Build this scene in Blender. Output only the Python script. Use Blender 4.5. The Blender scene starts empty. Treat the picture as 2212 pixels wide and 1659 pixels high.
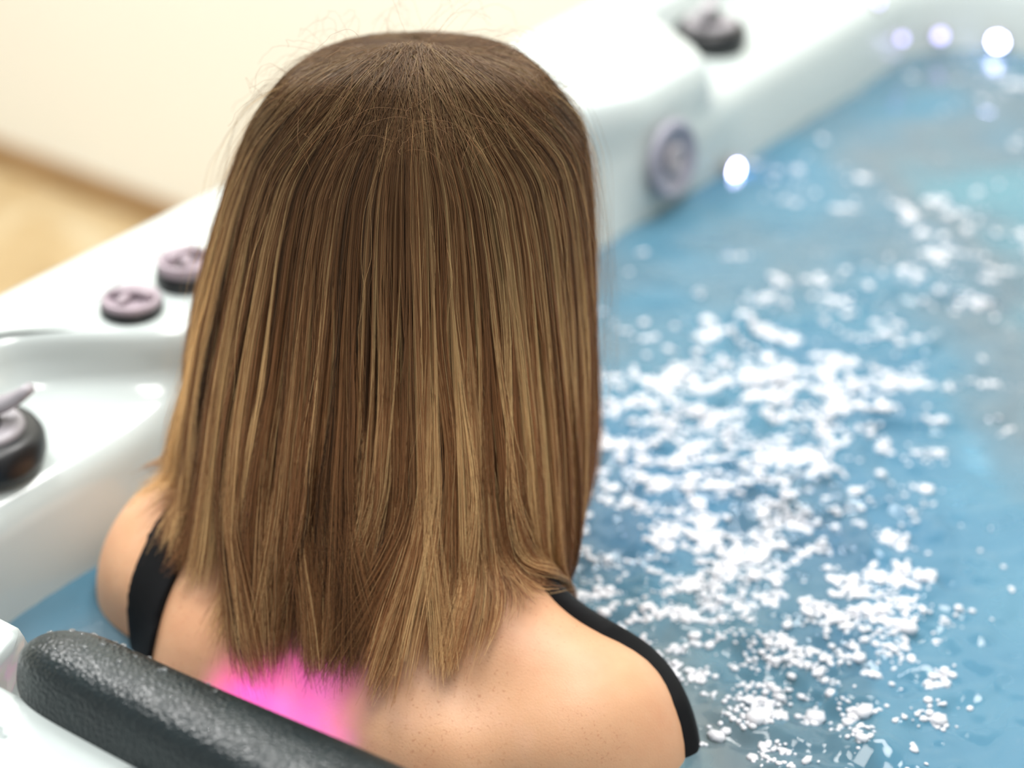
import bpy, bmesh, math, random
import numpy as np
from mathutils import Vector, Matrix

random.seed(7); rng = np.random.default_rng(7)
scene = bpy.context.scene
col = scene.collection

# ------------------------------------------------------------------ camera
PITCH, YAW, FPX = math.radians(30), math.radians(37), 5000.0
cam = bpy.data.cameras.new('camera'); camo = bpy.data.objects.new('camera', cam); col.objects.link(camo)
cam.sensor_width = 36; cam.lens = FPX / 2212 * 36
camo.location = (1.3236, -0.6337, 1.705)
camo.rotation_euler = (math.pi/2 - PITCH, 0, YAW)
cam.clip_start = .05; cam.clip_end = 50
cam.dof.use_dof = True; cam.dof.focus_distance = 1.375; cam.dof.aperture_fstop = 2.8
scene.camera = camo

# ------------------------------------------------------------------ world, lights, exposure
w = bpy.data.worlds.new('world'); scene.world = w; w.use_nodes = True
w.node_tree.nodes['Background'].inputs[0].default_value = (1.0, .985, .96, 1)
w.node_tree.nodes['Background'].inputs[1].default_value = .62
scene.view_settings.view_transform = 'Standard'; scene.view_settings.look = 'None'
scene.cycles.max_bounces = 5; scene.cycles.diffuse_bounces = 3; scene.cycles.glossy_bounces = 3; scene.cycles.transmission_bounces = 4; scene.cycles.transparent_max_bounces = 6
scene.cycles.use_adaptive_sampling = True; scene.cycles.adaptive_threshold = .1
scene.view_settings.exposure = 0.0; scene.view_settings.gamma = 1.0

def area(name, loc, target, size, power, color=(1, 1, 1), sy=None):
    l = bpy.data.lights.new(name, 'AREA'); l.energy = power; l.color = color
    l.shape = 'RECTANGLE'; l.size = size; l.size_y = sy or size
    o = bpy.data.objects.new(name, l); col.objects.link(o); o.location = loc
    d = Vector(target) - Vector(loc); o.rotation_euler = d.to_track_quat('-Z', 'Y').to_euler()
    return o
# unseen ceiling lamps of the room, then an added fill light
area('overhead_light', (.35, 1.25, 2.75), (.35, 1.25, 0), .55, 30, (1, .98, .95), .55)
area('overhead_light', (-.70, .45, 2.75), (-.7, .45, 0), .55, 30, (1, .98, .95), .55)
area('overhead_light', (.85, .25, 2.75), (.85, .25, 0), .55, 22, (1, .98, .95), .55)
area('overhead_light', (-1.5, 1.0, 2.75), (-1.5, 1.0, 0), .55, 34, (1, .98, .95), .55)  # added fill, brightens the wall and floor at left

# ------------------------------------------------------------------ material helpers
def sr(r, g, b):
    f = lambda c: (c/255/12.92) if c/255 <= .04045 else ((c/255+.055)/1.055)**2.4
    return (f(r), f(g), f(b), 1)
class NT:
    def __init__(s, name):
        s.m = bpy.data.materials.new(name); s.m.use_nodes = True
        s.t = s.m.node_tree; s.t.nodes.clear(); s.out = s.n('ShaderNodeOutputMaterial')
    def n(s, typ, **kw):
        nd = s.t.nodes.new(typ)
        for k, v in kw.items():
            if k[0] == '_':
                setattr(nd, k[1:], v)
            else:
                nd.inputs[k.replace('_', ' ')].default_value = v
        return nd
    def l(s, a, b): s.t.links.new(a, b)
    def surf(s, sock): s.l(sock, s.out.inputs['Surface'])
    def noise(s, scale, detail=3, rough=.5, vec=None, dist=0):
        nd = s.n('ShaderNodeTexNoise'); nd.inputs['Scale'].default_value = scale
        nd.inputs['Detail'].default_value = detail; nd.inputs['Roughness'].default_value = rough
        nd.inputs['Distortion'].default_value = dist
        if vec is None:
            g = s.n('ShaderNodeNewGeometry'); vec = g.outputs['Position']
        s.l(vec, nd.inputs['Vector']); return nd.outputs['Fac']
    def ramp(s, fac, stops):
        r = s.n('ShaderNodeValToRGB'); e = r.color_ramp.elements
        while len(e) < len(stops): e.new(.5)
        for el, (p, c) in zip(e, stops): el.position = p; el.color = c
        s.l(fac, r.inputs['Fac']); return r.outputs['Color']
    def bump(s, h, strength, dist):
        b = s.n('ShaderNodeBump'); b.inputs['Strength'].default_value = strength
        b.inputs['Distance'].default_value = dist; s.l(h, b.inputs['Height']); return b.outputs['Normal']
def simple(name, color, rough=.5, metal=0, coat=0, var=.06, scale=20, bump=0, bscale=200, bdist=.001, spec=.5):
    t = NT(name); p = t.n('ShaderNodeBsdfPrincipled')
    c = color
    a = tuple(max(0, x*(1-var)) for x in c[:3]) + (1,); b = tuple(min(1, x*(1+var)) for x in c[:3]) + (1,)
    t.l(t.ramp(t.noise(scale), [(.3, a), (.7, b)]), p.inputs['Base Color'])
    p.inputs['Roughness'].default_value = rough; p.inputs['Metallic'].default_value = metal
    p.inputs['Coat Weight'].default_value = coat; p.inputs['Specular IOR Level'].default_value = spec
    if bump: t.l(t.bump(t.noise(bscale, 2), bump, bdist), p.inputs['Normal'])
    t.surf(p.outputs[0]); return t.m

M = {}
M['acrylic'] = simple('white_acrylic', (.49, .55, .545, 1), .16, coat=.4, var=.015, scale=4)
M['wall'] = simple('cream_wall_paint', sr(248, 248, 239), .7, var=.012, scale=3, bump=.15, bscale=300)
M['grey_plastic'] = simple('grey_plastic', sr(160, 156, 162), .35, var=.05, scale=60)
M['pink_grey'] = simple('pinkish_grey_plastic', sr(156, 143, 152), .38, var=.10, scale=90)
M['black_plastic'] = simple('black_plastic', (.010, .011, .013, 1), .35, var=.2)
M['jet_grey'] = simple('blue_grey_jet', sr(146, 146, 160), .4, var=.1, scale=60)
M['swim'] = simple('black_swim_fabric', (.0035, .004, .005, 1), .7, spec=.2, var=.25, scale=40, bump=.3, bscale=1500, bdist=.0004)
M['base'] = simple('brown_skirting_tile', sr(160, 128, 88), .4, var=.1, scale=8)
def led(name, c, s):
    t = NT(name); e = t.n('ShaderNodeEmission'); e.inputs[0].default_value = c + (1,); e.inputs[1].default_value = s
    t.surf(e.outputs[0]); return t.m
M['led'] = led('violet_white_led', (.62, .62, 1.0), 30)
M['led_dim'] = led('soft_violet_led', (.55, .5, 1.0), 5)
M['led_pink'] = led('magenta_led', (1, .08, .75), 6)

def m_floor():
    t = NT('tan_stone_floor'); p = t.n('ShaderNodeBsdfPrincipled')
    c = t.ramp(t.noise(6, 5, .6, dist=.6), [(.3, sr(172, 146, 104)), (.5, sr(192, 168, 126)), (.72, sr(214, 204, 176))])
    t.l(c, p.inputs['Base Color']); p.inputs['Roughness'].default_value = .3
    t.surf(p.outputs[0]); return t.m
M['floor'] = m_floor()

def m_leather():
    t = NT('black_grained_vinyl'); p = t.n('ShaderNodeBsdfPrincipled')
    p.inputs['Base Color'].default_value = (.016, .022, .026, 1)
    p.inputs['Roughness'].default_value = .30; p.inputs['Specular IOR Level'].default_value = .5
    g = t.n('ShaderNodeNewGeometry')
    v = t.n('ShaderNodeTexVoronoi'); v.inputs['Scale'].default_value = 480; v.feature = 'SMOOTH_F1'
    t.l(g.outputs['Position'], v.inputs['Vector'])
    t.l(t.bump(v.outputs['Distance'], .8, .001), p.inputs['Normal'])
    c = t.ramp(t.noise(30), [(.3, (.004, .011, .014, 1)), (.7, (.007, .017, .020, 1))]); t.l(c, p.inputs['Base Color'])
    t.surf(p.outputs[0]); return t.m
M['leather'] = m_leather()

def m_skin():
    t = NT('freckled_fair_skin'); p = t.n('ShaderNodeBsdfPrincipled')
    base = t.ramp(t.noise(14, 4, .6), [(.3, sr(212, 156, 118)), (.55, sr(220, 170, 131)), (.75, sr(226, 178, 145))])
    f = t.noise(480, 1.5, .5)
    fm = t.ramp(f, [(.60, (0, 0, 0, 1)), (.72, (1, 1, 1, 1))])
    big = t.ramp(t.noise(11, 2), [(.42, (0, 0, 0, 1)), (.62, (1, 1, 1, 1))])
    mul = t.n('ShaderNodeMath'); mul.operation = 'MULTIPLY'; t.l(fm, mul.inputs[0]); t.l(big, mul.inputs[1])
    m2 = t.n('ShaderNodeMath'); m2.operation = 'MULTIPLY'; t.l(mul.outputs[0], m2.inputs[0]); m2.inputs[1].default_value = .42
    mix = t.n('ShaderNodeMixRGB'); t.l(m2.outputs[0], mix.inputs[0]); t.l(base, mix.inputs[1]); mix.inputs[2].default_value = sr(176, 104, 70)
    t.l(mix.outputs[0], p.inputs['Base Color'])
    p.inputs['Roughness'].default_value = .48
    p.inputs['Subsurface Weight'].default_value = .15; p.inputs['Subsurface Radius'].default_value = (.9, .35, .2)
    p.inputs['Subsurface Scale'].default_value = .008
    t.l(t.bump(t.noise(700, 2), .25, .0006), p.inputs['Normal'])
    t.surf(p.outputs[0]); return t.m
M['skin'] = m_skin()

def m_hair():
    t = NT('highlighted_brown_hair'); p = t.n('ShaderNodeBsdfPrincipled')
    a = t.n('ShaderNodeAttribute'); a.attribute_name = 'strand_color'
    t.l(a.outputs['Color'], p.inputs['Base Color'])
    p.inputs['Roughness'].default_value = .36; p.inputs['Specular IOR Level'].default_value = .45
    p.inputs['Specular Tint'].default_value = (1, .86, .68, 1)
    t.surf(p.outputs[0]); return t.m
M['hair'] = m_hair()
M['hair_base'] = simple('dark_brown_under_hair', sr(74, 50, 32), .6, var=.3, scale=120)

def m_water():
    t = NT('aerated_blue_water')
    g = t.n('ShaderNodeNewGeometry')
    c = t.ramp(t.noise(2.6, 3, .5, g.outputs['Position']), [(.3, (.09, .26, .45, 1)), (.45, (.14, .34, .49, 1)), (.56, (.24, .31, .36, 1)), (.64, (.20, .40, .49, 1)), (.78, (.20, .48, .58, 1))])  # blue led light is put into the water colour; grey stop dulls it
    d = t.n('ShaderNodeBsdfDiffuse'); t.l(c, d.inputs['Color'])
    tr = t.n('ShaderNodeBsdfTransparent'); tr.inputs['Color'].default_value = (.50, .74, .86, 1)
    mx = t.n('ShaderNodeMixShader'); mx.inputs[0].default_value = .55
    t.l(d.outputs[0], mx.inputs[1]); t.l(tr.outputs[0], mx.inputs[2])
    gl = t.n('ShaderNodeBsdfGlossy'); gl.inputs['Roughness'].default_value = .06
    fr = t.n('ShaderNodeFresnel'); fr.inputs['IOR'].default_value = 1.333
    m2 = t.n('ShaderNodeMixShader'); t.l(fr.outputs[0], m2.inputs[0]); t.l(mx.outputs[0], m2.inputs[1]); t.l(gl.outputs[0], m2.inputs[2])
    t.surf(m2.outputs[0]); return t.m
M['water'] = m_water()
M['foam'] = simple('white_foam_glints', (.80, .81, .86, 1), .2, var=.02, scale=30, coat=.5)
def m_drop():
    t = NT('clear_water_drop'); p = t.n('ShaderNodeBsdfPrincipled')
    p.inputs['Base Color'].default_value = (.9, .95, .97, 1); p.inputs['Transmission Weight'].default_value = .9
    p.inputs['Roughness'].default_value = .02; p.inputs['IOR'].default_value = 1.33
    t.surf(p.outputs[0]); return t.m
M['drop'] = m_drop()

# ------------------------------------------------------------------ object helpers
def obj(name, data, mat=None, parent=None, smooth=True):
    o = bpy.data.objects.new(name, data); col.objects.link(o)
    if mat: data.materials.append(mat)
    if parent: o.parent = parent
    if smooth and isinstance(data, bpy.types.Mesh):
        data.polygons.foreach_set('use_smooth', [True]*len(data.polygons))
    return o
def mesh(name, v, f):
    me = bpy.data.meshes.new(name)
    me.from_pydata([tuple(map(float, p)) for p in v], [], [tuple(map(int, q)) for q in f]); me.update(); return me
def bm_mesh(name, bm):
    me = bpy.data.meshes.new(name); bm.normal_update(); bm.to_mesh(me); bm.free(); return me
def empty(name, loc=(0, 0, 0), rz=0):
    o = bpy.data.objects.new(name, None); col.objects.link(o); o.location = loc; o.rotation_euler[2] = rz
    o.empty_display_size = .05; return o
def tag(o, label=None, cat=None, group=None, kind=None):
    for k, v in (('label', label), ('category', cat), ('group', group), ('kind', kind)):
        if v: o[k] = v
    return o
def box(name, lo, hi, bevel=0):
    bm = bmesh.new(); bmesh.ops.create_cube(bm, size=1)
    for v in bm.verts:
        v.co = Vector([lo[i] + (v.co[i]+.5)*(hi[i]-lo[i]) for i in range(3)])
    if bevel: bmesh.ops.bevel(bm, geom=bm.edges[:], offset=bevel, segments=3, affect='EDGES', profile=.5)
    return bm_mesh(name, bm)
def lathe(name, prof, n=40):
    v = []; f = []; k = len(prof)
    for i in range(n):
        a = 2*math.pi*i/n
        for r, z in prof: v.append((r*math.cos(a), r*math.sin(a), z))
    for i in range(n):
        j = (i+1) % n
        for q in range(k-1): f.append((i*k+q, j*k+q, j*k+q+1, i*k+q+1))
    f.append(tuple(i*k+k-1 for i in range(n))); f.append(tuple(i*k for i in reversed(range(n))))
    return mesh(name, v, f)
def tube(name, pts, rad, n=10, flat=1.0):
    pts = [Vector(p) for p in pts]; v = []; f = []
    up = Vector((0, 0, 1))
    for i, p in enumerate(pts):
        d = (pts[min(i+1, len(pts)-1)] - pts[max(i-1, 0)]).normalized()
        s = d.cross(up).normalized(); u = s.cross(d)
        r = rad[i] if hasattr(rad, '__len__') else rad
        for k in range(n):
            a = 2*math.pi*k/n; v.append(p + s*r*math.cos(a) + u*r*flat*math.sin(a))
    for i in range(len(pts)-1):
        for k in range(n):
            k2 = (k+1) % n; f.append((i*n+k, i*n+k2, (i+1)*n+k2, (i+1)*n+k))
    f.append(tuple(range(n-1, -1, -1))); f.append(tuple((len(pts)-1)*n+k for k in range(n)))
    return mesh(name, v, f)
def sstep(a, b, x):
    t = np.clip((np.asarray(x, float)-a)/(b-a), 0, 1); return t*t*(3-2*t)

# ------------------------------------------------------------------ room
WY = 1.80
o = obj('floor', box('floor', (-4, -3, -.1), (4, WY+.15, 0)), M['floor'], smooth=False); tag(o, 'tan mottled stone floor beside the hot tub', 'floor', kind='structure')
o = obj('wall_back', box('wall_back', (-4, WY, 0), (4, WY+.15, 3)), M['wall'], smooth=False); tag(o, 'cream painted wall behind the hot tub', 'wall', kind='structure')
o = obj('wall_left', box('wall_left', (-4.15, -3, 0), (-4, WY+.15, 3)), M['wall'], smooth=False); tag(o, 'cream painted side wall far beyond the tub', 'wall', kind='structure')
o = obj('baseboard_back', box('baseboard_back', (-4, WY-.012, 0), (4, WY, .05), .003), M['base'], smooth=False); tag(o, 'low brown skirting at the foot of the cream wall', 'baseboard', kind='structure')

# ------------------------------------------------------------------ hot tub shell: rounded-rectangle rings lofted into one surface
TX0, TX1, TY0, TY1 = .09, 1.90, -.17, 1.70
WATER = .78
NL = 260          # stations on each straight side
NA = 14           # stations on each corner arc
def ring(ins, r):
    """ins = insets (left, near, right, far); returns points counter-clockwise + side tag and position along it"""
    x0, y0, x1, y1 = TX0+ins[0], TY0+ins[1], TX1-ins[2], TY1-ins[3]
    P = []; tagd = []
    def side(a, b, s):
        for i in range(NL):
            t = i/NL; P.append((a[0]+(b[0]-a[0])*t, a[1]+(b[1]-a[1])*t)); tagd.append(s)
    def arc(c, a0):
        for i in range(NA):
            a = a0 + math.pi/2*i/NA; P.append((c[0]+r*math.cos(a), c[1]+r*math.sin(a))); tagd.append('c')
    side((x0, y1-r), (x0, y0+r), 'L'); arc((x0+r, y0+r), math.pi)
    side((x0+r, y0), (x1-r, y0), 'N'); arc((x1-r, y0+r), 1.5*math.pi)
    side((x1, y0+r), (x1, y1-r), 'R'); arc((x1-r, y1-r), 0)
    side((x1-r, y1), (x0+r, y1), 'F'); arc((x0+r, y1-r), math.pi/2)
    return np.array(P), tagd
def recess(y):      # 1 where the left rim is scooped down to a ledge, 0 on the raised control deck
    return (1 - sstep(.30, .415, y)) + sstep(1.06, 1.15, y)
def lipx(y):        # left deck lip inset
    base = .150 + .014*sstep(.90, .97, y) - .02*np.exp(-((y-.86)/.05)**2)
    return base
def build_shell():
    specs = []   # (insets L,N,R,F, radius, z, kind)
    specs.append(((.05, .05, .05, .05), .10, .0, ''))
    specs.append(((.05, .05, .05, .05), .10, .83, ''))
    specs.append(((.0, .0, .0, .0), .13, .845, ''))
    specs.append(((.0, .0, .0, .0), .13, .888, ''))
    specs.append(((.004, .004, .004, .004), .13, .896, ''))
    specs.append(((.013, .013, .013, .013), .125, .90, ''))
    specs.append(((.03, .12, .03, .03), .12, .90, ''))
    specs.append(((.05, .196, .05, .05), .12, .90, 'lip0'))
    specs.append(((.057, .202, .057, .057), .12, .8985, 'lip1'))
    specs.append(((.062, .205, .062, .062), .12, .893, 'lip2'))
    specs.append(((.066, .207, .066, .066), .12, .884, 'lip3'))
    specs.append(((.075, .210, .075, .075), .12, .868, 'led0'))
    specs.append(((.09, .213, .09, .085), .12, .860, 'led1'))
    specs.append(((.155, .214, .155, .12), .12, .856, 'led2'))
    specs.append(((.168, .218, .168, .135), .12, .852, 'led3'))
    specs.append(((.176, .221, .176, .145), .12, .843, 'led4'))
    specs.append(((.180, .224, .180, .149), .12, .832, 'led5'))
    specs.append(((.188, .232, .188, .158), .12, .79, ''))
    specs.append(((.192, .236, .192, .162), .12, .76, ''))
    specs.append(((.215, .26, .215, .20), .11, .36, ''))
    specs.append(((.25, .29, .25, .24), .11, .31, ''))
    specs.append(((.58, .62, .58, .58), .11, .29, ''))
    specs.append(((.62, .66, .62, .62), .10, .26, ''))
    specs.append(((.66, .70, .66, .66), .08, .10, ''))
    specs.append(((.70, .74, .70, .70), .06, .08, ''))
    V = []; n = None
    bulge_in = {'lip0': 0, 'lip1': .007, 'lip2': .012, 'lip3': .016, 'led0': .018, 'led1': .019, 'led2': .0205, 'led3': .022, 'led4': .024, 'led5': .027}
    bulge_z = {'lip0': .90, 'lip1': .8985, 'lip2': .893, 'lip3': .884, 'led0': .876, 'led1': .868, 'led2': .858, 'led3': .850, 'led4': .842, 'led5': .832}
    for ins, r, z, kind in specs:
        P, tg = ring(ins, r); n = len(P)
        for (x, y), s in zip(P, tg):
            zz = z
            if kind and x < TX0+.3 and .20 < y < 1.4:
                wv = float(recess(y)); b = lipx(y) + bulge_in[kind]
                xin = x - TX0
                x = TX0 + b*(1-wv) + xin*wv; zz = bulge_z[kind]*(1-wv) + z*wv
            if kind and y < .12 and x < .46:      # the shell steps inwards beside the headrest
                wv = float(1 - sstep(.425, .445, x)); y = y + .045*wv
                zz = zz
            V.append((x, y, zz))
    F = []
    for k in range(len(specs)-1):
        for i in range(n):
            j = (i+1) % n; F.append((k*n+i, k*n+j, (k+1)*n+j, (k+1)*n+i))
    F.append(tuple((len(specs)-1)*n+i for i in range(n)))
    me = mesh('shell', V, F)
    bm = bmesh.new(); bm.from_mesh(me); bmesh.ops.recalc_face_normals(bm, faces=bm.faces[:]); bm.to_mesh(me); bm.free()
    return me
tub = empty('hot_tub', ((TX0+TX1)/2, (TY0+TY1)/2, 0))
tag(tub, 'glossy white acrylic hot tub with control knobs and lit jets', 'hot tub')
def tubpart(name, me, mat, loc=(0, 0, 0), rot=(0, 0, 0), parent=None, smooth=True):
    o = obj(name, me, mat, None, smooth)
    if parent is None:
        o.parent = tub; o.matrix_parent_inverse = Matrix.Translation(tub.location).inverted()
        o.location = loc; o.rotation_euler = rot
    else:
        o.parent = parent; o.location = loc; o.rotation_euler = rot
    return o
tubpart('shell', build_shell(), M['acrylic'])

# low round control knobs on the raised deck
def low_knob(loc, rz, hgt=.012):
    k = tubpart('control_knob', lathe('control_knob', [(.0, 0), (.0225, 0), (.0232, .002), (.0232, hgt*.5), (.022, hgt*.6)]), M['black_plastic'], loc, (0, 0, rz))
    k['label'] = 'black knob base under a pinkish cap'
    v = []; f = []
    cap = lathe('knob_cap', [(.0, hgt*.5), (.0215, hgt*.5), (.0222, hgt*.7), (.0215, hgt*.95), (.019, hgt*1.05), (.017, hgt*.85), (.0, hgt*.8)])
    tubpart('knob_cap', cap, M['pink_grey'], parent=k)
    g = tube('knob_grip', [(-.017, 0, hgt*.95), (-.010, .003, hgt*1.15), (0, .0045, hgt*1.2), (.010, .003, hgt*1.15), (.017, 0, hgt*.95)], [.003, .005, .0055, .005, .003], 10, .7)
    tubpart('knob_grip', g, M['pink_grey'], parent=k)
    g = tube('knob_grip', [(-.006, -.016, hgt*.95), (-.004, -.006, hgt*1.08), (0, .004, hgt*1.1)], [.0025, .004, .003], 10, .6)
    tubpart('knob_grip', g, M['pink_grey'], parent=k)
low_knob((.196, .398, .9), .5)
low_knob((.196, .456, .9), 1.4, .02)
# big diverter knobs standing on the scooped ledges
def big_knob(loc, rz, s=1.0):
    k = tubpart('diverter_knob', lathe('diverter_knob', [(0, 0), (.036, 0), (.0405, .003), (.043, .011), (.0425, .021), (.039, .027), (.034, .029)]), M['black_plastic'], loc, (0, 0, rz))
    k['label'] = 'black round base of a diverter knob'; k.scale = (s, s, s)
    tubpart('knob_cap', lathe('knob_cap', [(0, .027), (.029, .027), (.030, .030), (.028, .033), (.024, .034), (.021, .032), (.0, .032)]), M['grey_plastic'], parent=k)
    pts = []; 
    for i in range(13):
        u = -1 + i/6; pts.append((u*.036, .012*math.cos(u*1.3)-.004, 0.040 + .013*u*u + .006*max(0, u)**2))
    tubpart('knob_grip', tube('knob_grip', pts, [.004+.0045*math.cos((-1+i/6)*1.35) for i in range(13)], 12, .8), M['grey_plastic'], parent=k)
    tubpart('knob_stem', lathe('knob_stem', [(0, .031), (.014, .031), (.012, .040), (0, .041)]), M['black_plastic'], parent=k)
big_knob((.216, .232, .857), .75)
big_knob((.196, 1.185, .857), 1.9, .85)
# moulded ridges on the deck
def ridge(pts, r):
    P = np.array(pts); t = np.linspace(0, 1, len(P)); tt = np.linspace(0, 1, 24)
    Q = np.stack([np.interp(tt, t, P[:, i]) for i in range(3)], 1)
    for _ in range(6): Q[1:-1] = (Q[:-2]+Q[1:-1]*2+Q[2:])/4
    tubpart('moulded_ridge', tube('moulded_ridge', Q, [r*(.25+.75*math.sin(math.pi*(i+.5)/24)) for i in range(24)], 8, .6), M['acrylic'])
ridge([(.128, .507, .9), (.145, .475, .9), (.152, .43, .9), (.158, .40, .9), (.175, .36, .9)], .0045)
# round jet on the inner wall
jet = tubpart('jet', lathe('jet', [(.0, 0), (.036, 0), (.037, .003), (.034, .007), (.030, .008), (.027, .003), (.012, .002), (.0, .002)]), M['jet_grey'], (.2835, .985, .833), (0, math.radians(83), 0))
jet['label'] = 'round blue grey jet on the inner wall'
tubpart('jet_nozzle', lathe('jet_nozzle', [(0, .002), (.013, .002), (.014, .006), (.010, .009), (.007, .006), (0, .004)]), M['grey_plastic'], parent=jet)
# waterline led lights
def led_light(loc, r=.006, rot=(0, math.radians(90), 0), mat='led'):
    k = tubpart('led_light', lathe('led_light', [(0, -.002), (r*1.6, -.002), (r*1.7, .001), (r*1.2, .003), (r*1.05, .002), (0, .002)], 20), M['grey_plastic'], loc, rot)
    tubpart('led_lens', lathe('led_lens', [(0, .0015), (r, .0015), (r*.9, .004), (r*.5, .006), (0, .0065)], 20), M[mat], parent=k)
led_light((.2865, 1.092, .784), .008)
led_light((.346, 1.521, .792), .007, (math.radians(90), 0, .2))
led_light((.301, 1.472, .803), .0055, (math.radians(80), 0, .9), 'led_dim')
led_light((.282, 1.420, .812), .004, (math.radians(85), 0, 1.3), 'led_dim')
led_light((.228, 1.352, .859), .005, (0, 0, 0), 'led_dim')
led_light((.205, 1.345, .859), .004, (0, 0, 0), 'led_dim')
led_light((.262, 1.400, .850), .003, (0, math.radians(40), 0), 'led_dim')

# ------------------------------------------------------------------ water
def noise2(shape_pts, freq, seed):
    r = np.random.default_rng(seed); n = 64
    g = r.standard_normal((n, n))
    x = (shape_pts[..., 0]*freq) % n; y = (shape_pts[..., 1]*freq) % n
    i = np.floor(x).astype(int); j = np.floor(y).astype(int); u = x-i; v = y-j
    u = u*u*(3-2*u); v = v*v*(3-2*v)
    i %= n; j %= n; i2 = (i+1) % n; j2 = (j+1) % n
    return (g[i, j]*(1-u)+g[i2, j]*u)*(1-v) + (g[i, j2]*(1-u)+g[i2, j2]*u)*v
def churn(x, y):    # how much the jets stir the surface
    def gs(cx, cy, sx, sy, a=0):
        dx, dy = x-cx, y-cy; c, s = math.cos(a), math.sin(a)
        return np.exp(-(((dx*c+dy*s)/sx)**2 + ((-dx*s+dy*c)/sy)**2))
    return np.clip(gs(.50, .66, .15, .22) + .5*gs(.60, .56, .14, .2) + .8*gs(.72, .50, .12, .14) + .55*gs(.55, 1.0, .16, .22) + .5*gs(.80, .42, .09, .10), 0, 1)
NX, NY = 560, 560
gx = np.linspace(TX0+.175, 1.35, NX-40); gx = np.concatenate([gx, np.linspace(1.356, TX1-.175, 40)]); gy = np.linspace(TY0+.21, TY1-.14, NY)
GX, GY = np.meshgrid(gx, gy, indexing='ij'); G = np.stack([GX, GY], -1)
ch = churn(GX, GY)
def warp(G, a, f, s): return G + a*np.stack([noise2(G, f, s), noise2(G, f, s+1)], -1)
Gw = warp(G, .02, 12, 50)
H = .0022*noise2(Gw, 9, 1) + (.0006+.0040*ch)*noise2(Gw, 24, 2) + (.0002+.0026*ch)*noise2(Gw, 52, 3) + (.0001+.0011*ch)*noise2(G, 110, 4)
vid = np.arange(NX*NY).reshape(NX, NY)
Vw = np.stack([GX, GY, WATER+H], -1).reshape(-1, 3)
Fw = np.stack([vid[:-1, :-1], vid[1:, :-1], vid[1:, 1:], vid[:-1, 1:]], -1).reshape(-1, 4)
def np_mesh(name, V, F):
    me = bpy.data.meshes.new(name); V = np.asarray(V, np.float32); F = np.asarray(F, np.int32)
    me.vertices.add(len(V)); me.vertices.foreach_set('co', V.ravel())
    k = F.shape[1]; me.loops.add(F.size); me.loops.foreach_set('vertex_index', F.ravel())
    me.polygons.add(len(F)); me.polygons.foreach_set('loop_start', np.arange(0, F.size, k, dtype=np.int32))
    me.polygons.foreach_set('use_smooth', np.ones(len(F), bool)); me.update(calc_edges=True); me.validate(); return me
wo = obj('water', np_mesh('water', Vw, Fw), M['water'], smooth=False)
tag(wo, 'churning bright blue water filling the hot tub', 'water', kind='stuff')

# foam: small white bubbles, also standing in for glints off the churned water
HR_ = (math.cos(YAW), math.sin(YAW))
def foam():
    bm = bmesh.new(); bmesh.ops.create_icosphere(bm, subdivisions=1, radius=1)
    bv = np.array([v.co[:] for v in bm.verts]); bf = np.array([[v.index for v in f.verts] for f in bm.faces]); bm.free()
    pts = []; tries = 0
    N = 330000
    X = rng.uniform(.27, 1.25, N); Y = rng.uniform(.12, 1.5, N)
    c = churn(X, Y); XY = np.stack([X, Y], -1)
    XR = np.stack([(X*HR_[0]+Y*HR_[1])*.7, -X*HR_[1]+Y*HR_[0]], -1); n1 = noise2(warp(XR, .008, 30, 60), 75, 71) + .6*noise2(XR, 140, 73); n2 = noise2(XY, 9, 72)
    keep = (n1*.8 + n2*.35 + 1.9*c - 2.05 + .35*rng.standard_normal(N)) > 0
    X, Y, c = X[keep], Y[keep], c[keep]
    keep = rng.uniform(0, 1, len(X)) < .75
    X, Y, c = X[keep], Y[keep], c[keep]
    R = np.exp(rng.normal(math.log(.0014), .42, len(X)))
    ix = np.clip(((X-gx[0])/(gx[1]-gx[0])).astype(int), 0, NX-1); iy = np.clip(((Y-gy[0])/(gy[1]-gy[0])).astype(int), 0, NY-1)
    Z = WATER + H[ix, iy] + R*.25
    S = np.stack([R*rng.uniform(.8, 1.6, len(R)), R*rng.uniform(.8, 1.6, len(R)), R*.6], -1)
    V = np.stack([X, Y, Z], -1)[:, None, :] + bv[None]*S[:, None, :]
    F = bf[None] + (np.arange(len(X))*len(bv))[:, None, None]
    return np_mesh('water_foam_glints', V.reshape(-1, 3), F.reshape(-1, 3)), len(X)
fm, nfoam = foam(); print('foam', nfoam)
fo = obj('water_foam_glints', fm, M['foam'], smooth=False)
tag(fo, 'white foam, bubbles and glints scattered over the churning blue water', 'foam', kind='stuff')

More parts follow.
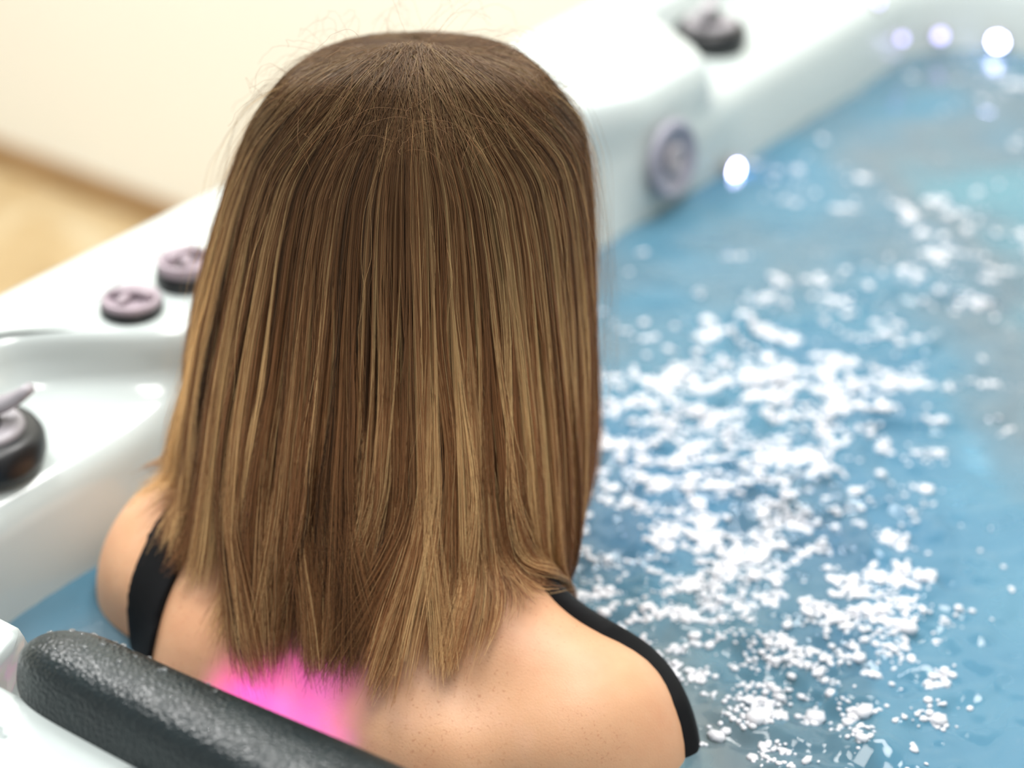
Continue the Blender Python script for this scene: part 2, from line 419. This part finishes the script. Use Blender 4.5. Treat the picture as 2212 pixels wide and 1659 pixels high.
# ------------------------------------------------------------------ headrest pillow on the near rim
def pillow():
    # cross-section in (y, z), lofted along x with rounded ends
    prof = [(.024, .890), (.0265, .904), (.030, .917), (.0335, .926), (.040, .931), (.052, .9335), (.066, .932), (.078, .926), (.087, .915), (.091, .902), (.090, .885), (.070, .880), (.044, .880)]
    cy, cz = .058, .905
    xs = [.456, .457, .460, .465, .472, .482, .496, .52] + list(np.linspace(.56, .98, 22)) + [1.0, 1.012, 1.018, 1.02]
    V = []; n = len(prof)
    for x in xs:
        e = min(x-.456, 1.02-x); s = math.sqrt(max(0, 1-(1-min(1, e/.05))**2)); s = .12+.88*s
        for (y, z) in prof:
            sag = .0*math.sin((x-.456)/.564*math.pi)
            V.append((x, cy+(y-cy)*s + .016*float(sstep(.50, .75, x))*max(0, (y-.03)/.06), cz+(z-cz)*s - sag))
    F = []
    for i in range(len(xs)-1):
        for k in range(n):
            k2 = (k+1) % n; F.append((i*n+k, (i+1)*n+k, (i+1)*n+k2, i*n+k2))
    F.append(tuple(range(n))); F.append(tuple((len(xs)-1)*n+k for k in reversed(range(n))))
    me = mesh('headrest_pillow', V, F)
    bm = bmesh.new(); bm.from_mesh(me); bmesh.ops.recalc_face_normals(bm, faces=bm.faces[:]); bm.to_mesh(me); bm.free()
    return me
pil = empty('headrest_pillow', (.75, .06, .885))
tag(pil, 'black grained vinyl headrest pillow on the near tub rim', 'pillow')
po = obj('cushion', pillow(), M['leather'], pil); po.matrix_parent_inverse = Matrix.Translation(pil.location).inverted()
md = po.modifiers.new('sub', 'SUBSURF'); md.levels = 2; md.render_levels = 2
def drops(pts, parent, inv):
    me = None
    for (x, y, z, r, nrm) in pts:
        if me is None:
            bm = bmesh.new(); bmesh.ops.create_uvsphere(bm, u_segments=8, v_segments=5, radius=1); me = bm_mesh('water_drop', bm)
            me.polygons.foreach_set('use_smooth', [True]*len(me.polygons)); me.materials.append(M['drop'])
        o = bpy.data.objects.new('water_drop', me); col.objects.link(o); o.parent = parent; o.matrix_parent_inverse = inv
        o.location = (x, y, z); o.scale = (r*1.25, r, r*.5)
pinv = Matrix.Translation(pil.location).inverted()
from mathutils.bvhtree import BVHTree
bpy.context.view_layer.update(); dg = bpy.context.evaluated_depsgraph_get()
bvh = BVHTree.FromObject(po, dg)
dp = []
for i in range(34):
    x = .464+.15*random.random()**1.5; y = random.uniform(.040, .088)
    hit = bvh.ray_cast(Vector((x, y, 1.2)), Vector((0, 0, -1)))[0]
    if hit and hit.z > .915: dp.append((x, y, hit.z, random.uniform(.0008, .0018), None))
drops(dp, pil, pinv)
drops([(.487, .004, .9002, .003, 0), (.494, .002, .9002, .0022, 0), (.482, -.006, .9002, .002, 0), (.50, -.010, .9002, .0016, 0), (.573, .022, .9, .004, 0), (.586, .024, .9, .003, 0)], tub, Matrix.Translation(tub.location).inverted())

# ------------------------------------------------------------------ the woman: signed-distance body meshed with surface nets
BA = math.radians(5.5)
MB = np.array([.510, .295, 0.0])                       # mid shoulder on plan
BX = np.array([math.cos(BA), math.sin(BA), 0]); BF = np.array([-math.sin(BA), math.cos(BA), 0]); BZ = np.array([0, 0, 1.])
def bw(x, f, z): return MB + BX*x + BF*f + BZ*z
HR = np.array([math.cos(YAW), math.sin(YAW), 0]); HB = np.array([math.sin(YAW), -math.cos(YAW), 0])
CROWN = np.array([.4765, .3880, 1.180])
def hw(r, b, z): return CROWN + HR*r + HB*b + BZ*z     # head frame: right, back, up from the crown
def smin(a, b, k):
    h = np.clip(.5+.5*(b-a)/k, 0, 1); return b*(1-h)+a*h - k*h*(1-h)
def cone(P, a, b, ra, rb):
    a = np.asarray(a, np.float32); b = np.asarray(b, np.float32); ab = b-a
    t = np.clip(((P-a)@ab)/float(ab@ab), 0, 1)
    d = np.linalg.norm(P - a - t[..., None]*ab, axis=-1); return d - (ra+(rb-ra)*t)
def ell(P, c, axes, r):
    q = P-np.asarray(c, np.float32); A = np.stack(axes, 1).astype(np.float32)
    q = (q@A)/np.asarray(r, np.float32); k = np.linalg.norm(q, axis=-1)
    return (k-1)*min(r)*(.5+.5*np.clip(k, 0, 2)/1.0)/1.0 if False else (k-1)*float(np.mean(r))*.85
BAX = (BX, BF, BZ); HAX = (HR, HB, BZ)
def torso_sdf(P):
    d = ell(P, bw(0, .012, .672), BAX, (.148, .118, .20))
    d = smin(d, ell(P, bw(0, .012, .56), BAX, (.128, .110, .16)), .06)
    d = smin(d, ell(P, bw(0, .04, .40), BAX, (.165, .12, .13)), .06)
    for s in (-1, 1):
        d = smin(d, ell(P, bw(s*.075, .115, .665), BAX, (.062, .055, .06)), .03)
        d = smin(d, ell(P, bw(s*.085, -.062, .735), BAX, (.062, .038, .085)), .03)      # shoulder blades
    return d
def body_sdf(P):
    d = torso_sdf(P)
    for s in (-1, 1):
        dz = -.022 if s > 0 else -.003; sh = bw(s*.158, .012, .803+dz)
        d = smin(d, cone(P, bw(s*.02, .015, .825+dz*.5), sh, .050, .042), .045)
        d = smin(d, cone(P, bw(s*.03-.015, .035, .893+dz*.6), bw(s*.135, .004, .823+dz), .030, .034), .04)   # trapezius
        d = smin(d, cone(P, bw(s*.05, -.055, .80+dz), bw(s*.15, -.030, .812+dz), .022, .022), .03)    # spine of the blade
        d = smin(d, ell(P, bw(s*.166, .008, .790+dz), BAX, (.047, .054, .065)), .04)               # deltoid
        d = smin(d, cone(P, bw(s*.172, .006, .775+dz), bw(s*.198, -.01, .545), .046, .036), .03)
        wr = bw(s*.13, .205, .590)
        d = smin(d, cone(P, bw(s*.198, -.01, .545), wr, .037, .025), .02)
        hd = bw(s*.105, .280, .628); d = smin(d, cone(P, wr, hd, .026, .022), .02)
        for k in range(4):
            u = (k-1.5)*.018; ln = (.055, .068, .072, .058)[k]
            a = bw(s*(.105)+u, .285, .632); b = bw(s*.10+u*1.15, .285+ln*.55, .658); c = bw(s*.098+u*1.2, .285+ln*.92, .668)
            d = smin(d, cone(P, a, b, .0095, .009), .006); d = smin(d, cone(P, b, c, .009, .008), .004)
        a = bw(s*.085, .245, .612); b = bw(s*.058, .285, .622); d = smin(d, cone(P, a, b, .012, .010), .008)
        kn = bw(s*.105, .445, .635+.02*s); d = smin(d, cone(P, bw(s*.085, .05, .38), kn, .082, .055), .04)
        an = bw(s*.105, .60, .270); d = smin(d, cone(P, kn, an, .052, .036), .03)
        d = smin(d, cone(P, bw(s*.105, .585, .245), bw(s*.115, .715, .185), .034, .022), .02)
    # neck and head
    d = smin(d, cone(P, bw(-.010, .030, .86), hw(0, -.025, -.19), .056, .050), .045)
    hd = ell(P, hw(0, -.055, -.118), HAX, (.070, .088, .085))
    hd = smin(hd, ell(P, hw(0, -.095, -.165), HAX, (.055, .060, .078)), .04)
    hd = smin(hd, cone(P, hw(0, -.146, -.125), hw(0, -.166, -.160), .008, .013), .012)          # nose
    hd = smin(hd, ell(P, hw(0, -.150, -.193), HAX, (.024, .010, .011)), .008)                   # lips
    hd = smin(hd, ell(P, hw(0, -.140, -.222), HAX, (.022, .018, .018)), .02)                    # chin
    for s in (-1, 1):
        hd = np.maximum(hd, -(np.linalg.norm(P-hw(s*.032, -.157, -.118).astype(np.float32), axis=-1)-.018))
        hd = smin(hd, np.linalg.norm(P-hw(s*.031, -.134, -.118).astype(np.float32), axis=-1)-.0135, .004)
        hd = smin(hd, ell(P, hw(s*.077, -.045, -.135), HAX, (.010, .020, .032)), .008)          # ears
    return smin(d, hd, .03)
def surface_nets(fn, lo, hi, h):
    ax = [np.arange(lo[i], hi[i]+h, h, dtype=np.float32) for i in range(3)]
    P = np.stack(np.meshgrid(*ax, indexing='ij'), -1); F = fn(P); ins = F < 0
    nx, ny, nz = F.shape; sl = lambda o: tuple(slice(o[i], (F.shape[i]-1+o[i])) for i in range(3))
    cor = [(i, j, k) for i in (0, 1) for j in (0, 1) for k in (0, 1)]
    cnt = sum(ins[sl(c)].astype(np.int8) for c in cor); act = (cnt > 0) & (cnt < 8)
    ci = np.argwhere(act); acc = np.zeros((len(ci), 3), np.float32); nn = np.zeros(len(ci), np.float32)
    for a in cor:
        for x in range(3):
            if a[x] == 0:
                b = list(a); b[x] = 1
                ia = ci+np.array(a); ib = ci+np.array(b)
                fa = F[ia[:, 0], ia[:, 1], ia[:, 2]]; fb = F[ib[:, 0], ib[:, 1], ib[:, 2]]
                m = (fa < 0) != (fb < 0); t = np.where(m, fa/np.where(m, fa-fb, 1), 0)
                p = np.tile(np.array(a, np.float32), (len(ci), 1)); p[:, x] += t
                acc[m] += p[m]; nn += m
    V = (ci + acc/nn[:, None])*h + np.array(lo, np.float32)
    idx = -np.ones(act.shape, np.int32); idx[act] = np.arange(len(ci))
    Fs = []
    for x in range(3):
        y, z = (x+1) % 3, (x+2) % 3
        A = [slice(None)]*3; B = [slice(None)]*3; A[x] = slice(0, -1); B[x] = slice(1, None)
        A = tuple(A); B = tuple(B); cr = ins[A] != ins[B]; e = np.argwhere(cr)
        e = e[(e[:, y] > 0) & (e[:, z] > 0) & (e[:, y] < act.shape[y]) & (e[:, z] < act.shape[z])]
        s = ins[A][e[:, 0], e[:, 1], e[:, 2]]
        def q(dy, dz):
            k = e.copy(); k[:, y] += dy; k[:, z] += dz; return idx[k[:, 0], k[:, 1], k[:, 2]]
        Q = np.stack([q(-1, -1), q(0, -1), q(0, 0), q(-1, 0)], 1); Q[~s] = Q[~s][:, ::-1]; Fs.append(Q)
    F4 = np.concatenate(Fs); F4 = F4[(F4 >= 0).all(1)]
    return V, F4
person = empty('person', tuple(bw(0, .04, .28)))
tag(person, 'person in a black swimsuit seen from behind, highlighted brown hair, sitting in the hot tub', 'person')
PINV = Matrix.Translation(person.location).inverted()
def ppart(name, data, mat, parent=None):
    o = obj(name, data, mat, None, False); o.parent = person; o.matrix_parent_inverse = PINV
    return o
V, F = surface_nets(body_sdf, (.24, .10, .14), (.80, 1.08, 1.20), .0055)
ppart('body', np_mesh('body', V, F), M['skin'])
# swimsuit: cloth a few millimetres proud of the body
def local(P):
    q = P-MB.astype(np.float32); return q@BX.astype(np.float32), q@BF.astype(np.float32), P[..., 2]
def suit_sdf(P):
    x, f, z = local(P); d = torso_sdf(P)-.004
    top = .60+.10*sstep(-.02, .06, f)+ .0*x
    return np.maximum(np.maximum(d, z-top), .36-z)
V, F = surface_nets(suit_sdf, (.30, .12, .30), (.74, .60, .75), .006)
suit = ppart('swimsuit', np_mesh('swimsuit', V, F), M['swim'])
def strap_left(P):
    x, f, z = local(P)
    c = -.136
    return np.maximum(np.maximum(body_sdf(P)-.0035, np.abs(x-c)-.0160), .58-z)
V, F = surface_nets(strap_left, tuple(bw(-.155, -.15, .56)-np.array([.015, .03, 0])), tuple(bw(-.105, .16, .93)+np.array([.03, .01, 0])), .0025)
so = ppart('shoulder_strap', np_mesh('shoulder_strap', V, F), M['swim'])
def strap_right(P):
    pts = [bw(.080, .075, .79), bw(.095, .050, .850), bw(.145, .046, .828), bw(.190, .043, .79), bw(.212, .036, .75), bw(.20, .05, .68)]
    r = [.018, .019, .021, .026, .030, .030]
    d = None
    for i in range(len(pts)-1):
        c = cone(P, pts[i], pts[i+1], r[i], r[i+1]); d = c if d is None else np.minimum(d, c)
    return np.maximum(body_sdf(P)-.0065, d)
V, F = surface_nets(strap_right, (.58, .28, .66), (.80, .46, .90), .0025)
ppart('shoulder_strap', np_mesh('shoulder_strap', V, F), M['swim'])

# ------------------------------------------------------------------ hair
TH = np.array([0, .006, .015, .03, .05, .075, .11, .15, .20, .26, .31, .345, .39])
TL = np.array([0, .028, .050, .072, .091, .107, .121, .134, .147, .158, .163, .166, .170])
TR = np.array([0, .028, .050, .072, .091, .106, .112, .115, .117, .117, .113, .106, .092])
TB = np.array([0, .020, .033, .046, .060, .075, .089, .099, .112, .136, .166, .190, .208])
TF = np.array([0, .030, .060, .095, .118, .138, .148, .150, .148, .140, .135, .130, .125])
def hair_pos(phi, h, off):
    """head-frame position on the hair surface: phi 0 = back, + = right; off = metres outwards"""
    cb = -.04*sstep(0, .08, h) + .02*sstep(.2, .36, h)
    cr = np.zeros_like(h)
    s, c = np.sin(phi), np.cos(phi)
    A = np.where(s >= 0, np.interp(h, TH, TR), np.interp(h, TH, TL)) + 1e-5
    B = np.where(c >= 0, np.interp(h, TH, TB)-cb, np.interp(h, TH, TF)+cb) + 1e-5
    n = 2.25
    rho = (np.abs(s/A)**n + np.abs(c/B)**n)**(-1/n)
    k = 1 + off/np.maximum(rho, .03)
    return cr + rho*k*s, cb + rho*k*c, -h + off*np.exp(-h/.05)
def to_world(r, b, z):
    return CROWN + r[..., None]*HR + b[..., None]*HB + z[..., None]*BZ
def n1(x, seed, n=512):
    g = np.random.default_rng(seed).standard_normal(n); i = np.floor(x).astype(int); u = x-i; u = u*u*(3-2*u)
    return g[i % n]*(1-u) + g[(i+1) % n]*u
# inner hair mass
ph = np.linspace(-1, 1, 150); hh = np.concatenate([np.array([.0003, .0015, .003, .006, .01, .015]), np.linspace(.02, .06, 9), np.linspace(.068, .315, 28)])
PH, HH = np.meshgrid(ph, hh, indexing='ij')
PH = PH*(math.pi - (math.pi-math.radians(108))*sstep(.045, .10, HH))
outer = to_world(*hair_pos(PH, HH, -.009-.003*sstep(0, .05, HH))); inner = to_world(*hair_pos(PH, HH, np.full_like(PH, -.030)))
a, b = PH.shape; vid = np.arange(a*b).reshape(a, b)
q = np.stack([vid[:-1, :-1], vid[1:, :-1], vid[1:, 1:], vid[:-1, 1:]], -1).reshape(-1, 4)
edge = []
loop = list(vid[:, 0]) + list(vid[-1, 1:]) + list(vid[::-1, -1][1:]) + list(vid[0, ::-1][1:-1])
for i in range(len(loop)):
    p0, p1 = loop[i], loop[(i+1) % len(loop)]; edge.append((p0, p0+a*b, p1+a*b, p1))
hm = np_mesh('hair', np.concatenate([outer.reshape(-1, 3), inner.reshape(-1, 3)]), np.concatenate([q, q[:, ::-1]+a*b, np.array(edge)]))
hair = ppart('hair', hm, M['hair_base'])

def strands(N, seed, stray=False):
    r = np.random.default_rng(seed); K = 22
    phi0 = r.uniform(-math.pi, math.pi, N)
    front = np.abs(phi0) > math.radians(125)
    lay = r.uniform(0, 1, N)**1.3
    s = np.linspace(0, 1, K)[None, :]
    h0 = np.where(r.uniform(0, 1, N) < .6, r.uniform(0, .012, N), r.uniform(0, .16, N)*lay)
    hend = .347 + .014*np.sin(phi0)*(np.abs(phi0) < 2.2) + .010*n1(phi0*9+50, 5) + .006*r.standard_normal(N) - .03*r.uniform(0, 1, N)**6
    hend = hend + .032*np.exp(-((phi0-1.0)/.36)**2) + .046*np.exp(-((phi0-.78)/.27)**2) + .024*np.exp(-((phi0+.72)/.24)**2) + .014*np.exp(-((phi0+.30)/.16)**2) - .008*np.exp(-((phi0-.3)/.25)**2) - .030*np.exp(-((phi0+.07)/.06)**2)
    h = h0[:, None] + (hend-h0)[:, None]*s**1.12
    # clumping
    def cl(ph, n, seed):
        k = np.round(ph*n); return k, (k + .35*n1(k*1.0+.01+1000, seed))/n
    k1, c1 = cl(phi0, 14, 11); k2, c2 = cl(phi0, 60, 12); k3, c3 = cl(phi0, 230, 13)
    g = sstep(.08, .9, s)
    ph = phi0[:, None] + (c3-phi0)[:, None]*.65*g + (c2-phi0)[:, None]*.40*g + (c1-phi0)[:, None]*.16*g*sstep(.5, 1, s)
    hc = s*3.2
    ph = ph + .016*n1(k1[:, None]*7.3+hc+300, 21)*g + .010*n1(k2[:, None]*3.7+hc*1.5+100, 22)*g + .0035*n1(k3[:, None]*1.7+hc*2.5, 23)*g + .0035*r.standard_normal((N, 1))*g
    ph = ph + (.030*n1(k2*2.3+60, 24) + .020*n1(k3*1.9+90, 25) + .012*r.standard_normal(N))[:, None]*(s-.45)*2*sstep(.1, .5, s)
    # front hair is swept to the sides of the face
    ap = np.abs(ph); tgt = np.minimum(ap, math.radians(112)-.12*r.uniform(0, 1, (N, 1)))
    ph = np.sign(ph)*(ap + (tgt-ap)*sstep(.02, .13, h))
    # ends: flicks and curls
    e = sstep(.74, 1.06, s)
    flick = .17*n1(phi0*3.2+20, 31)+.16*n1(k1*1.37+17, 34)+.10*n1(k2*1.37+77, 32) + .20*np.exp(-((phi0-.75)/.35)**2) + .12*np.exp(-((phi0+.30)/.16)**2) - .10*np.exp(-((phi0-.12)/.12)**2)
    flick = flick - .06*np.exp(-((phi0+1.2)/.4)**2)
    ph = ph + (flick[:, None]*e)*.8
    off = -.016*lay[:, None] + .0030*n1(k1[:, None]*5.1+hc*.7+40, 41)*g + .0016*n1(k2[:, None]*2.9+hc+9, 42)*g + .0006*r.standard_normal((N, 1))
    root = -.012*(1-sstep(0, .14, s))*(h0[:, None] > .013)
    off = off + root + e*(.010*n1(k1*1.9+500, 43)[:, None] - .012 + .012*np.exp(-((phi0+1.5)/.5)**2)[:, None])
    if stray:
        am = r.uniform(.3, 1, N)[:, None]
        off = off*.3 + am*(.003+.006*np.sin(s*math.pi*r.uniform(.5, 1.2, (N, 1)))) * sstep(0, .25, s)
        ph = ph + am*.05*np.cumsum(r.standard_normal((N, K)), 1)/4
        off = off + .0014*np.cumsum(r.standard_normal((N, K)), 1)
    rr, bb, zz = hair_pos(ph, h, off)
    # roots sit along a parting running forwards from the crown
    part = (-.10*np.clip((np.abs(phi0)-.9)/1.9, 0, 1) - .012*r.uniform(0, 1, N))[:, None]*(1-sstep(0, .05, h))
    rr = rr + .007*r.standard_normal((N, 1))*(1-sstep(0, .06, h))
    P = to_world(rr, bb+part, zz-.42*np.abs(part))
    # lie on the neck, shoulders and back instead of passing through them
    m = h > .17; Q = P[m].astype(np.float32); mar = np.broadcast_to((.0012+.011*(1-lay))[:, None], h.shape)[m].astype(np.float32)
    for it in range(3):
        d = body_sdf(Q); bad = d < mar
        if not bad.any(): break
        q = Q[bad]; d0 = d[bad]; e_ = .002
        gr = np.stack([body_sdf(q+np.array([e_, 0, 0], np.float32))-d0, body_sdf(q+np.array([0, e_, 0], np.float32))-d0, body_sdf(q+np.array([0, 0, e_], np.float32))-d0], -1)
        gr = gr/(np.linalg.norm(gr, axis=-1, keepdims=True)+1e-9)
        Q[bad] = q + gr*(mar[bad]-d0)[:, None]*.9
    P[m] = Q
    # colour
    base = np.array(sr(150, 103, 66)[:3]); hi = np.array(sr(246, 206, 146)[:3]); dk = np.array(sr(54, 35, 21)[:3]); red = np.array(sr(186, 126, 80)[:3])
    m = .75*n1(k2*1.11+900, 51)+.6*n1(k3*1.3+33, 52)+.3*r.standard_normal(N) + .25*n1(phi0*4+5, 53)
    ash = np.exp(-((phi0+1.15)/.45)**2)
    m = m + .7*ash + .25*np.exp(-((phi0-.5)/.25)**2)
    th = np.clip((m-.35)/1.1, 0, 1)[:, None]; td = np.clip((-m-.15)/1.0, 0, 1)[:, None]
    C = base*(1-th)+hi*th; C = C*(1-td)+dk*td
    tr = (.5*r.uniform(0, 1, N)*(phi0 > 0))[:, None]*(1-th); C = C*(1-tr)+red*tr
    dsp = np.array(sr(80, 60, 40)[:3])
    return P, C, s, h, r
def make_hair(name, N, seed, rad, parent, stray=False):
    P, C, s, h, r = strands(N, seed, stray); K = P.shape[1]
    if stray:
        L = r.uniform(.15, .9, N); 
        Kf = np.linspace(0, 1, K)
        newP = np.empty_like(P)
        for i in range(N):
            t = Kf*L[i]
            for c in range(3): newP[i, :, c] = np.interp(t, Kf, P[i, :, c])
        P = newP
    cu = bpy.data.hair_curves.new(name); cu.add_curves([K]*N)
    cu.points.foreach_set('position', P.astype(np.float32).ravel())
    R = np.tile(rad*(1-.5*np.linspace(0, 1, K)**3), (N, 1))*r.uniform(.7, 1.25, (N, 1))
    ra = cu.attributes.get('radius') or cu.attributes.new('radius', 'FLOAT', 'POINT')
    ra.data.foreach_set('value', R.astype(np.float32).ravel())
    # darker natural roots into lighter lengths, deepened to paint shade behind the crown
    rt = (1-sstep(.04, .22, h))[..., None]; dsp = np.array(sr(56, 40, 25)[:3])
    Cp = C[:, None, :]*(1-.8*rt) + dsp*.8*rt
    ca = cu.attributes.new('strand_color', 'FLOAT_COLOR', 'POINT')
    ca.data.foreach_set('color', np.concatenate([Cp, np.ones((N, K, 1))], -1).astype(np.float32).ravel())
    o = bpy.data.objects.new(name, cu); col.objects.link(o); cu.materials.append(M['hair'])
    o.parent = parent
    return o
hs = make_hair('hair_strands', 42000, 3, .00013, hair); hs['kind'] = 'stuff'
hf = make_hair('stray_hairs', 500, 4, .00007, hair, True); hf['kind'] = 'stuff'

# short wisps standing off the crown
def wisps(N, seed):
    r = np.random.default_rng(seed); K = 14
    t = np.linspace(0, 1, K)[None, :, None]
    ph = r.uniform(-math.pi, math.pi, N); h = r.uniform(.001, .05, N)
    a = to_world(*hair_pos(ph, h, np.full(N, -.003))); h2 = h+r.uniform(.01, .04, N)
    b = to_world(*hair_pos(ph+r.normal(0, .3, N), h2, r.uniform(.0, .012, N)))
    up = np.stack([r.normal(0, .006, N), r.normal(0, .006, N), r.uniform(.004, .026, N)], -1)
    P = a[:, None]*(1-t) + b[:, None]*t + up[:, None]*np.sin(t*math.pi*.85) + .0012*np.cumsum(r.standard_normal((N, K, 3)), 1)*t
    cu = bpy.data.hair_curves.new('crown_wisps'); cu.add_curves([K]*N)
    cu.points.foreach_set('position', P.astype(np.float32).ravel())
    ra = cu.attributes.get('radius') or cu.attributes.new('radius', 'FLOAT', 'POINT')
    ra.data.foreach_set('value', np.full(N*K, .00006, np.float32))
    ca = cu.attributes.new('strand_color', 'FLOAT_COLOR', 'POINT')
    ca.data.foreach_set('color', np.tile(np.array(sr(128, 92, 60), np.float32), N*K))
    o = bpy.data.objects.new('crown_wisps', cu); col.objects.link(o); cu.materials.append(M['hair']); o.parent = hair; o['kind'] = 'stuff'
wisps(150, 9)

# magenta led in the tub wall below the headrest, shining on her back
pl = tubpart('led_light', lathe('led_light', [(0, -.002), (.012, -.002), (.0125, .002), (.010, .004), (.009, .003), (0, .003)], 20), M['grey_plastic'], (.485, .080, .795), (math.radians(-90), 0, 0))
tubpart('led_lens', lathe('led_lens', [(0, .0025), (.009, .0025), (.007, .006), (0, .007)], 20), M['led_pink'], parent=pl)
sp = bpy.data.lights.new('magenta_led_beam', 'SPOT'); sp.energy = .95; sp.color = (.80, .05, 1.0); sp.spot_size = math.radians(62); sp.spot_blend = .7; sp.shadow_soft_size = .006
so = bpy.data.objects.new('magenta_led_beam', sp); col.objects.link(so); so.location = (.485, .092, .795)
so.rotation_euler = (Vector((.498, .19, .78))-Vector(so.location)).to_track_quat('-Z', 'Y').to_euler()
